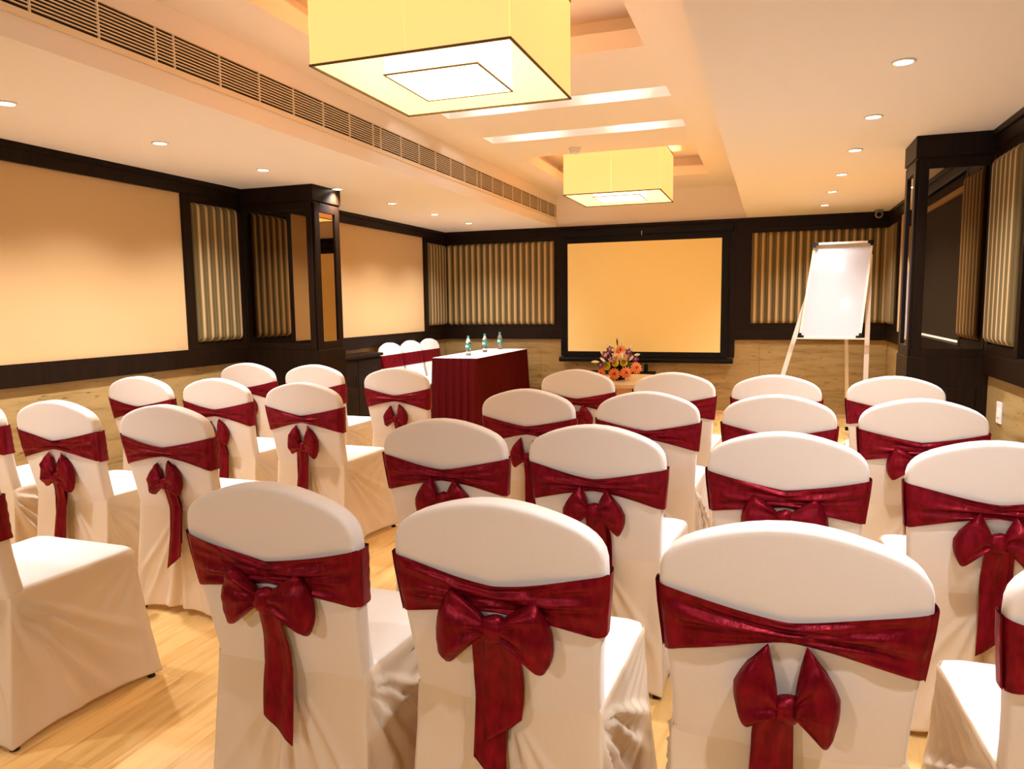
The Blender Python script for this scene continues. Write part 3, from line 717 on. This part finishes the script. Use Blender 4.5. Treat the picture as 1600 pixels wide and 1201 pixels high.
def leg(a, b, w1=.045):
    bm = bmesh.new(); bar(bm, a, b, w1, .022, ref=Vector((0, 1, 0))); lg = eo('leg', bm, M['alu'])
    bm = bmesh.new(); a = Vector(a); b = Vector(b); d = (b - a).normalized(); bar(bm, a, a + d * .04, w1 + .006, .028, ref=Vector((0, 1, 0))); finish('foot', bm, M['black'], lg)
leg((-.04 - ox, 8.08 - oy, 0), (.47 - ox, 8.50 - oy, 1.86)); leg((.90 - ox, 8.0 - oy, 0), (.945 - ox, 8.44 - oy, 1.86))
leg((.80 - ox, 8.55 - oy, 0), (.72 - ox, 8.50 - oy, 1.86), .034)

# ------------------------------------------------------------------ banquet chairs
PROF = [(.400, .219), (.45, .220), (.50, .2215), (.56, .2235), (.62, .227), (.68, .232), (.74, .238), (.79, .243), (.83, .2455), (.86, .2445), (.879, .240), (.895, .231), (.908, .219), (.921, .201), (.933, .176), (.944, .146), (.954, .112), (.962, .078), (.9675, .042), (.970, 0)]
def halfw(z):
    for (a, wa), (b, wb) in zip(PROF, PROF[1:]):
        if z <= b: return wa + (wb - wa) * max(0, (z - a)) / (b - a)
    return 0
def yc(z): return -.225 + (.97 - z) * .17 - .012 * math.sin(PI * max(0, min(1, (z - .44) / .53)))
TB = .027   # half thickness
def bow_y(x, z): # slight convex rear
    return .008 * (1 - (x / .25) ** 2)
def make_back(parent):
    bm = bmesh.new()
    out = [(-wd, z) for z, wd in PROF] + [(wd, z) for z, wd in PROF[-2::-1]]
    n = len(out); rings = []
    cz = .72
    # rings: (inset, y offset) rear -> front
    for ins, dy in ((.0165, -TB), (.0095, -TB + .0003), (.0050, -TB + .0022), (.0018, -TB + .0055), (0, -TB + .011), (0, TB - .011), (.0018, TB - .0055), (.0050, TB - .0022), (.0095, TB - .0003), (.0165, TB)):
        ring = []
        for i, (x, z) in enumerate(out):
            p, q = out[(i - 1) % n], out[(i + 1) % n]
            if i == 0: nx, nz = -1, 0
            elif i == n - 1: nx, nz = 1, 0
            else:
                tx, tz = q[0] - p[0], q[1] - p[1]; l_ = math.hypot(tx, tz) or 1; nx, nz = -tz / l_, tx / l_
            xx, zz = x - nx * ins, z - nz * ins
            yy = yc(zz) + dy - (bow_y(xx, zz) if dy < 0 else -bow_y(xx, zz) * .3)
            ring.append(bm.verts.new((xx, yy, zz)))
        rings.append(ring)
    for a, b in zip(rings, rings[1:]):
        for i in range(n): bm.faces.new((a[i], b[i], b[(i + 1) % n], a[(i + 1) % n]))
    # caps as horizontal strips between mirrored points
    for ring, flip in ((rings[0], False), (rings[-1], True)):
        half = n // 2
        nc = 8; g = []
        for i in range(half + 1):
            a, b = ring[i], ring[n - 1 - i]
            if a is b: g.append([a]); continue
            row = [a]
            for k in range(1, nc):
                x = a.co.x + (b.co.x - a.co.x) * k / nc; z = a.co.z + (b.co.z - a.co.z) * k / nc
                d0 = a.co.y - yc(a.co.z) + (bow_y(a.co.x, 0) if not flip else -bow_y(a.co.x, 0) * .3)
                row.append(bm.verts.new((x, yc(z) + d0 - (bow_y(x, z) if not flip else -bow_y(x, z) * .3), z)))
            row.append(b); g.append(row)
        for r1, r2 in zip(g, g[1:]):
            if len(r2) == 1:
                for k in range(len(r1) - 1): bm.faces.new((r1[k], r1[k + 1], r2[0]))
            else:
                for k in range(len(r1) - 1): bm.faces.new((r1[k], r1[k + 1], r2[k + 1], r2[k]))
    bmesh.ops.recalc_face_normals(bm, faces=bm.faces[:])
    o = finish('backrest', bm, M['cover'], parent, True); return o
SY0, SY1 = -.165, .297
def seat_half(y): return .229 + .021 * (y - SY0) / (SY1 - SY0)
def rim(n_side):
    """seat outline, counter clockwise from rear left: list of (x, y, side index, s)"""
    pts = []
    r = .035
    cs = [(-1, 0), (1, 0), (1, 1), (-1, 1)]
    def corner(i):
        sx, fy = cs[i]; y = SY1 if fy else SY0; return Vector((sx * seat_half(y), y))
    for i in range(4):
        a, b = corner(i), corner((i + 1) % 4)
        for k in range(n_side):
            pts.append((a.lerp(b, k / n_side), i, k / n_side))
    return pts
def rounded(p, R):
    q = Vector(p); cx = seat_half(p.y) - R
    if abs(q.x) > cx:
        for yy_, sg in ((SY1 - R, 1), (SY0 + R, -1)):
            if (q.y - yy_) * sg > 0:
                c = Vector((math.copysign(cx, q.x), yy_)); d = q - c
                if d.length > R: q = c + d.normalized() * R
    return q
def make_seat(parent):
    bm = bmesh.new(); NS = 12; base = rim(NS); n = len(base); rings = []
    ctr = Vector((0, (SY0 + SY1) / 2))
    for sc_, z in ((.98, .460), (.985, .492), (.982, .502), (.968, .509), (.93, .514), (.7, .520), (.4, .522)):
        rings.append([bm.verts.new((*(ctr + (rounded(p, .04) - ctr) * sc_), z)) for p, _, _ in base])
    for a, b in zip(rings, rings[1:]):
        for i in range(n): bm.faces.new((a[i], a[(i + 1) % n], b[(i + 1) % n], b[i]))
    c = bm.verts.new((ctr.x, ctr.y, .522))
    for i in range(n): bm.faces.new((rings[-1][i], rings[-1][(i + 1) % n], c))
    bm.faces.new(rings[0][::-1])
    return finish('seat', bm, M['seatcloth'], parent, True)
def make_skirt(parent, hemx=.28, seed=0, name='skirt'):
    bm = bmesh.new(); NS, NVv = 56, 46; base = rim(NS); n = len(base)
    rx = min(.243, hemx); feet = [Vector((-rx, -.225)), Vector((rx, -.225)), Vector((hemx, .333)), Vector((-hemx, .333))]
    rg = random.Random(seed); rows = []
    prm = [[rg.uniform(-1, 1) for _ in range(8)] for _ in range(4)]
    outn = [Vector((0, -1)), Vector((1, 0)), Vector((0, 1)), Vector((-1, 0))]
    for j in range(NVv + 1):
        v = j / NVv; row = []
        for p, i, s in base:
            a, b = feet[i], feet[(i + 1) % 4]; h = a.lerp(b, s)
            mid = 4 * s * (1 - s)
            bowin = -.018 * mid * v - .012 * mid * math.sin(PI * v)           # cloth pulled tight between the feet
            pt = rounded(p, .04) if p.y > 0 else Vector(p)
            if i == 0: pt = Vector((pt.x * .2235 / .229, -.1805 + .006 * (2 * s - 1) ** 2))
            elif i in (1, 3):
                rr2 = s if i == 3 else 1 - s; kk = max(0, (rr2 - .80) / .20); pt = pt.lerp(Vector((math.copysign(.2235, pt.x), -.1745)), kk)
            xy = pt.lerp(h, v ** 1.25)
            ztop = .506 if i else .497
            if i == 1 or i == 3:
                rear = s if i == 3 else 1 - s; ztop = .506 - .009 * max(0, (rear - .85) / .15)
            zhem = .022 + .018 * mid
            z = ztop + (zhem - ztop) * v + (0 if j or not i else .0)
            o = outn[i]; P_ = prm[i]; d = bowin
            if i in (1, 3):       # diagonal pulls from the rear top corner to the front foot
                rear = s if i == 3 else 1 - s   # 1 at the rear
                fx, fy = 1 - rear, v
                th = math.atan2(fy, fx + .02); rad = math.hypot(fx, fy)
                fold = sum(.019 * max(0, 1 - abs(th - t0 - .05 * P_[k]) / (.06 if th < t0 + .05 * P_[k] else .13)) for k, t0 in enumerate((.55, .74, .95, 1.18)))
                d += fold * math.sin(PI * min(1, rad / 1.25)) * 1.35
                th2 = math.atan2(fy, 1.04 - fx)
                d += .006 * math.sin(th2 * 19 + P_[5] * 3) * math.sin(PI * min(1, math.hypot(1 - fx, fy) / 1.1)) * (1 - v) * .9 * min(1, v * 4)
            else:
                xx = (s - .5) * 2
                th = math.atan2(xx, v - .04 + 1e-4)
                rad = math.hypot(xx, v)
                env = max(0, min(1, (v - .08) / .25)) * (1 - .35 * v)
                d += env * 1.7 * (.012 * math.exp(-((abs(th) - .18) / .09) ** 2) - .016 * math.exp(-(th / .08) ** 2) + .007 * math.exp(-((abs(th) - .62 - .05 * P_[1]) / .07) ** 2) + .005 * math.exp(-((abs(th) - .95) / .06) ** 2))
            d *= min(1, mid * 3)
            d -= .004 if j == 0 and i else 0
            d += .002 * noise.noise(Vector((p.x * 9 + seed, p.y * 9 + i * 3, v * 6)))
            row.append(bm.verts.new((xy.x + o.x * d, xy.y + o.y * d, z)))
        rows.append(row)
    for j in range(NVv):
        for i in range(n): bm.faces.new((rows[j][i], rows[j + 1][i], rows[j + 1][(i + 1) % n], rows[j][(i + 1) % n]))
    # rolled hem
    hem = []
    for k, (ins, dz) in enumerate(((-.001, -.006), (-.007, -.007), (-.010, .002))):
        hem.append([bm.verts.new((x.co.x * (1 + ins * 2), x.co.y + ins * (1 if x.co.y > 0 else -1), x.co.z + dz)) for x in rows[-1]])
    rs = [rows[-1]] + hem
    for a, b in zip(rs, rs[1:]):
        for i in range(n): bm.faces.new((a[i], b[i], b[(i + 1) % n], a[(i + 1) % n]))
    bmesh.ops.recalc_face_normals(bm, faces=bm.faces[:])
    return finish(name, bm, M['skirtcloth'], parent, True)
def make_feet(parent, hemx=.28):
    rx = min(.243, hemx)
    for sx, hx_, y0, y1 in ((-1, rx, -.198, -.12), (1, rx, -.198, -.12), (1, hemx, .305, .25), (-1, hemx, .305, .25)):
        bm = bmesh.new(); tube(bm, [(sx * (hx_ - .026), y0, 0), (sx * (hx_ - .027), y0, .03), (sx * .185, y1, .46)], [.014, .013, .011], 10); finish('leg', bm, M['rubber'], parent, True)
def rear_y(x, z): return yc(z) - TB - bow_y(x, z)
def make_sash(parent, seed=0, pinch=1.0, zt_c=.783, zb_c=.715):
    bm = bmesh.new(); rg = random.Random(seed + 50); NU, NW = 56, 22; g = []
    # loop: rear left -> rear right -> around right side -> front -> left side
    P_ = [rg.uniform(-1, 1) for _ in range(10)]
    segs = [('r', i / NU) for i in range(NU + 1)] + [('c', i / 5) for i in range(1, 5)] + [('f', i / 12) for i in range(13)] + [('d', i / 5) for i in range(1, 5)]
    for kind, s in segs:
        col = []
        for j in range(NW + 1):
            v = j / NW
            if kind == 'r': x_ = -1 + 2 * s
            else: x_ = {'c': 1, 'd': -1, 'f': 1 - 2 * s}[kind]
            tight = 1 - min(1, abs(x_) * 1.0) ** 1.25 if kind == 'r' else 0
            zt = .832 + (zt_c - .832) * tight; zb = .686 + (zb_c - .686) * tight * pinch + (.004 * P_[0] * x_ if kind == 'r' else 0)
            if kind == 'f': zt, zb = .832, .686
            z = zb + (zt - zb) * v; hw = halfw(z) + .004
            off = .006
            fold = 0
            if kind == 'r':
                am = (.0016 + .0022 * tight) * min(1, (1 - abs(x_)) * 6 + .15)
                w_ = v * 1.0
                fold = am * (math.sin(w_ * 13 + P_[1] * 3 + x_ * (4 + P_[2])) + .7 * math.sin(w_ * 21 + P_[3] * 3 - abs(x_) * 7) + .3 * math.sin(w_ * 37 + x_ * 9 * P_[4]))
                # one deep crease
                fold += (.006 * math.exp(-((v - (.50 + .25 * P_[5] * x_)) / .12) ** 2) - .0055 * math.exp(-((v - (.37 + .25 * P_[5] * x_)) / .05) ** 2)) * min(1, abs(x_) * 3) * (1 - abs(x_) ** 6)
                x = x_ * hw; y = min(rear_y(x, z) - .0025, rear_y(x, z) - off - .004 * tight - fold)
                ed = (abs(x_) - .93) / .07
                if ed > 0: y += .012 * ed * ed
            elif kind in 'cd':
                a = (s - .0) * PI; y = yc(z) - math.cos(a) * (TB + .001); x = x_ * (hw + .006 * math.sin(a))
            else:
                x = x_ * hw; y = yc(z) + TB + .006 + .0012 * math.sin(v * 25 + x * 30)
                if abs(x_) > .9: y -= .003 * ((abs(x_) - .9) / .1) ** 2
            col.append(bm.verts.new((x, y, z)))
        g.append(col)
    n = len(g)
    for i in range(n):
        a, b = g[i], g[(i + 1) % n]
        for j in range(NW): bm.faces.new((a[j], b[j], b[j + 1], a[j + 1]))
    bmesh.ops.recalc_face_normals(bm, faces=bm.faces[:])
    return finish('sash', bm, M['satin'], parent, True)
def rear_y(x, z): return yc(z) - TB - bow_y(x, z)
def make_bow(parent, kx=0, kz=.68, up_=.06, droop=.075, span=.098, knot=.028, tails=((.018, .40, .036, .010), (-.006, .27, .036, .018)), hang=0, seed=0, asym=0):
    """loops run from the knot up to the band and down to a pointed drooping end"""
    rg = random.Random(seed + 9)
    yk = rear_y(kx, kz) - .030
    # knot
    bm = bmesh.new(); NU_, NV_ = 18, 14; g = []
    for j in range(NV_ + 1):
        ph = PI * j / NV_; row = []
        for i in range(NU_):
            a = 2 * PI * i / NU_; rr_ = math.sin(ph) ** .6
            ridge = 1 + .09 * math.sin(3 * a + seed) * math.sin(ph)+ .05 * math.sin(ph * 7 + seed)
            row.append(bm.verts.new((kx + knot * rr_ * math.cos(a) * ridge * 1.02, yk + .021 * rr_ * math.sin(a) * ridge, kz + knot * .98 * math.cos(ph) * (1 + .1 * math.cos(a)))))
        g.append(row)
    for a, b in zip(g, g[1:]):
        for i in range(NU_): bm.faces.new((a[i], a[(i + 1) % NU_], b[(i + 1) % NU_], b[i]))
    bmesh.ops.remove_doubles(bm, verts=bm.verts[:], dist=1e-4); bmesh.ops.recalc_face_normals(bm, faces=bm.faces[:])
    bow = finish('bow', bm, M['satin'], parent, True)
    # loops
    for sd in (-1, 1):
        ph0 = rg.uniform(0, 6); dr = droop * (1 + sd * asym + rg.uniform(-.08, .08)); sp_ = span * (1 + rg.uniform(-.06, .06)); upp = up_ * (1 + rg.uniform(-.1, .1))
        bm = bmesh.new(); NT, NA = 18, 30; g = []
        for i in range(NT + 1):
            t_ = i / NT
            topz = kz + .016 + (upp - .016) * (t_ ** (.75 if not hang else .6)) ; botz = kz - .016 - (dr - .016) * t_ ** 1.1
            cz_, hz = (topz + botz) / 2, (topz - botz) / 2 * math.sqrt(1 - .55 * (max(0, t_ - .7) / .3) ** 2.5)
            xm = kx + sd * (knot * .55 + (sp_ - knot * .55) * t_ ** 1.0)
            endr = math.sqrt(max(0, 1 - max(0, (t_ - .72) / .28) ** 2))
            th_ = (.010 + .020 * math.sin(PI * min(1, t_ * .62 + .08))) * endr + .0012
            ym = yk + (rear_y(xm, cz_) - .020 - yk) * min(1, t_ * 1.2) 
            row = []
            for k in range(NA):
                a = 2 * PI * k / NA; ca, sa = math.cos(a), math.sin(a)
                s_ = math.copysign(abs(sa) ** .75, sa)
                pleat = .0085 * math.sin(s_ * 7.5 + ph0 + 1.6 * sd) * (1 - t_) ** .35 * (1 if ca < 0 else .4) + .003 * math.sin(s_ * 15 + ph0 * 2 + t_ * 3)
                # outer edge: slants outward at the top corner, pointed at the bottom
                dxe = sd * t_ ** 1.5 * (.014 * (1 - s_ * s_) - .006 * abs(s_) ** 3 - .006 * s_) - (sd * t_ * .034 * max(0, s_) ** 1.3 if hang else 0)
                y = ym + (-th_ * abs(ca) ** .8 if ca < 0 else th_ * abs(ca) ** .8 * .55) - pleat * min(1, t_ * 4 + .3) * endr
                z = cz_ + hz * s_
                ylim = rear_y(xm, max(.46, min(.95, z))) - (.013 if z > .70 else .002)
                row.append(bm.verts.new((xm + dxe, min(y, ylim), z)))
            g.append(row)
        for a, b in zip(g, g[1:]):
            for k in range(NA): bm.faces.new((a[k], a[(k + 1) % NA], b[(k + 1) % NA], b[k]))
        bm.faces.new(g[-1]); bm.faces.new(g[0][::-1])
        bmesh.ops.recalc_face_normals(bm, faces=bm.faces[:]); finish('loop', bm, M['satin'], bow, True)
    for q_, (dx, ln, hw, drift) in enumerate(tails):
        bm = bmesh.new(); NT, NA = 22, 14; g = []; ph0 = rg.uniform(0, 6)
        for i in range(NT + 1):
            t_ = i / NT; row = []
            w_ = hw * (.74 + .26 * min(1, t_ * 2.5)) * (1 + .07 * math.sin(t_ * 6 + ph0))
            for k in range(NA + 1):
                s_ = -1 + 2 * k / NA
                cut = ln * t_ - (.0 if t_ < 1 else 0) 
                z = kz - .004 - (ln + .032 * s_ * (1 if q_ == 0 else -1) * (1 if seed % 2 else -1)) * t_
                x = kx + dx + drift * math.sin(t_ * 2.4) + s_ * w_
                yb = rear_y(x, z) - .008 * max(0, min(1, (.56 - z) / .06)) if z > .50 else rear_y(x, .50) - .008 - (.50 - z) * .12
                y = yb - .010 - .006 * (1 - q_) - .004 * math.sin(s_ * 4.5 + ph0 + t_ * 2) * (1.2 - t_ * .6) - (.016 * (1 - t_ * 3) if t_ < .33 else 0)
                row.append(bm.verts.new((x, min(y, yb - .004), z)))
            g.append(row)
        for a, b in zip(g, g[1:]):
            for k in range(NA): bm.faces.new((a[k], a[k + 1], b[k + 1], b[k]))
        gm = bm.faces[:]
        ret = bmesh.ops.extrude_face_region(bm, geom=gm); vs = [x for x in ret['geom'] if isinstance(x, bmesh.types.BMVert)]
        bmesh.ops.translate(bm, verts=vs, vec=(0, .002, 0)); bmesh.ops.recalc_face_normals(bm, faces=bm.faces[:])
        finish('tail', bm, M['satin'], bow, True)
    return bow
VAR = dict(
    hi=dict(kz=.690, up_=.088, droop=.095, span=.118, knot=.031, tails=((.004, .345, .043, -.008),)),
    hi2=dict(kz=.690, up_=.082, droop=.118, span=.125, knot=.031, tails=((.006, .255, .044, .003), (-.016, .36, .042, -.010))),
    low=dict(kz=.605, up_=.150, droop=.075, span=.085, knot=.028, hang=1, tails=((-.016, .40, .040, -.010), (-.028, .17, .034, -.004)), asym=.15),
    low2=dict(kz=.618, up_=.112, droop=.066, span=.080, hang=1, tails=((.008, .36, .036, .012), (.020, .24, .030, .004))),
    mid=dict(kz=.668, up_=.098, droop=.095, span=.100, knot=.03, hang=1, tails=((.002, .33, .038, .004), (.018, .26, .034, .008))),
)
protos = {}
def chair(px, py, rz, var, label, group, hemx=.28, lx=0):
    """px, py: where the crest of the back stands"""
    key = (var, hemx)
    if key not in protos:
        t = empty('banquet_chair')
        make_back(t); make_seat(t); make_skirt(t, hemx, seed=len(protos)); make_feet(t, hemx)
        vv = dict(VAR[var]); hang = vv.get('hang', 0)
        make_sash(t, seed=len(protos), pinch=1.0 if not hang else 1.5, zb_c=.722 if not hang else .722)
        make_bow(t, seed=len(protos) * 3 + 1, **vv)
        protos[key] = t; used = False
    else: used = True
    t = copy_tree(protos[key]) if used else protos[key]
    c, s = math.cos(rz), math.sin(rz)
    # crest sits at local (0, -.225); move so that it lands on (px, py)
    t.location = (px - (0 * c + .225 * s), py + .225 * c, 0); t.rotation_euler = (0, 0, rz)
    tag(t, label, 'chair', group); return t
G1 = 'covered banquet chairs right of the aisle'; G2 = 'covered banquet chairs between the aisle and the cream wall'
b = 'white covered chair with burgundy bow, '
D = math.radians
chair(-1.135, 1.43, D(-1), 'hi', b + 'front row, at the aisle, one long tail', G1)
chair(-.555, 1.45, D(0), 'hi2', b + 'front row, with two long tails, second from aisle', G1)
chair(.045, 1.45, D(0), 'low', b + 'front row, low-hanging, biggest in the picture', G1)
chair(.65, 1.46, D(0), 'hi', b + 'cut by the lower right picture corner', G1)
chair(-1.145, 2.46, D(2), 'mid', b + 'second row, at the aisle', G1)
chair(-.57, 2.47, D(-3), 'mid', b + 'second row, second from the aisle', G1)
chair(.055, 2.49, D(-3), 'hi', b + 'second row, third from the aisle', G1)
chair(.65, 2.49, D(0), 'mid', b + 'second row, cut by the right picture edge', G1)
chair(-1.145, 3.46, D(-2), 'low2', b + 'third row, at the aisle, before the flowers', G1)
chair(-.55, 3.49, D(0), 'low2', b + 'third row, second from the aisle', G1)
chair(.04, 3.50, D(-4), 'hi', b + 'third row, third from the aisle', G1)
chair(.62, 3.50, D(-2), 'hi', b + 'third row, directly before the dark column', G1)
chair(-1.175, 4.58, D(-4), 'mid', b + 'farthest row, left of the flowers', G1)
chair(-.55, 4.50, D(-2), 'hi', b + 'farthest row, right of the flowers', G1)
chair(.035, 4.46, D(-3), 'hi', b + 'farthest row, under the flipchart', G1)
chair(.66, 4.52, D(-5), 'hi', b + 'farthest row, beside the dark column base', G1)
chair(-2.455, 1.51, 0, 'low2', b + 'lower left corner, big seat and skirt', G2, hemx=.288)
chair(-3.10, 1.50, 0, 'low2', b + 'left edge, only a seat corner showing', G2, hemx=.288)
chair(-3.78, 2.50, 0, 'low2', b + 'cut by the left picture edge, sash end showing', G2, hemx=.288)
chair(-3.165, 2.50, 0, 'low', 'white covered chair with burgundy bow, second from the left edge', G2, hemx=.288)
chair(-2.525, 2.51, 0, 'low2', b + 'wall side, at the aisle, behind the big seat', G2, hemx=.288)
chair(-3.755, 3.55, 0, 'low2', b + 'against the stone wall under the cream panel', G2, hemx=.288)
chair(-3.165, 3.56, 0, 'low2', b + 'second from the stone wall, below the striped panel', G2, hemx=.288)
chair(-2.49, 3.48, 0, 'low', b + 'wall side, third row, at the aisle', G2, hemx=.288)
chair(-3.80, 4.62, 0, 'low2', b + 'farthest row, closest to the stone wall', G2, hemx=.288)
chair(-3.17, 4.58, 0, 'hi', b + 'farthest row, before the wide mirrored column', G2, hemx=.288)
chair(-2.42, 4.45, D(0), 'low2', b + 'farthest row, just before the maroon table skirt', G2, hemx=.288)
# chairs behind the panel table, facing it
def sidechair(y, label):
    t = chair(-4.2, y, D(-90), 'side', label, 'covered chairs behind the panel table', hemx=.25)
VAR['side'] = VAR['low2']
for y, l_ in ((7.56, 'closest to the credenza'), (8.08, 'middle of the three'), (8.60, 'closest to the back wall')):
    t = chair(-4.185, y, D(-90), 'side', 'white covered chair sideways behind the panel table, ' + l_, 'covered chairs behind the panel table', hemx=.25)
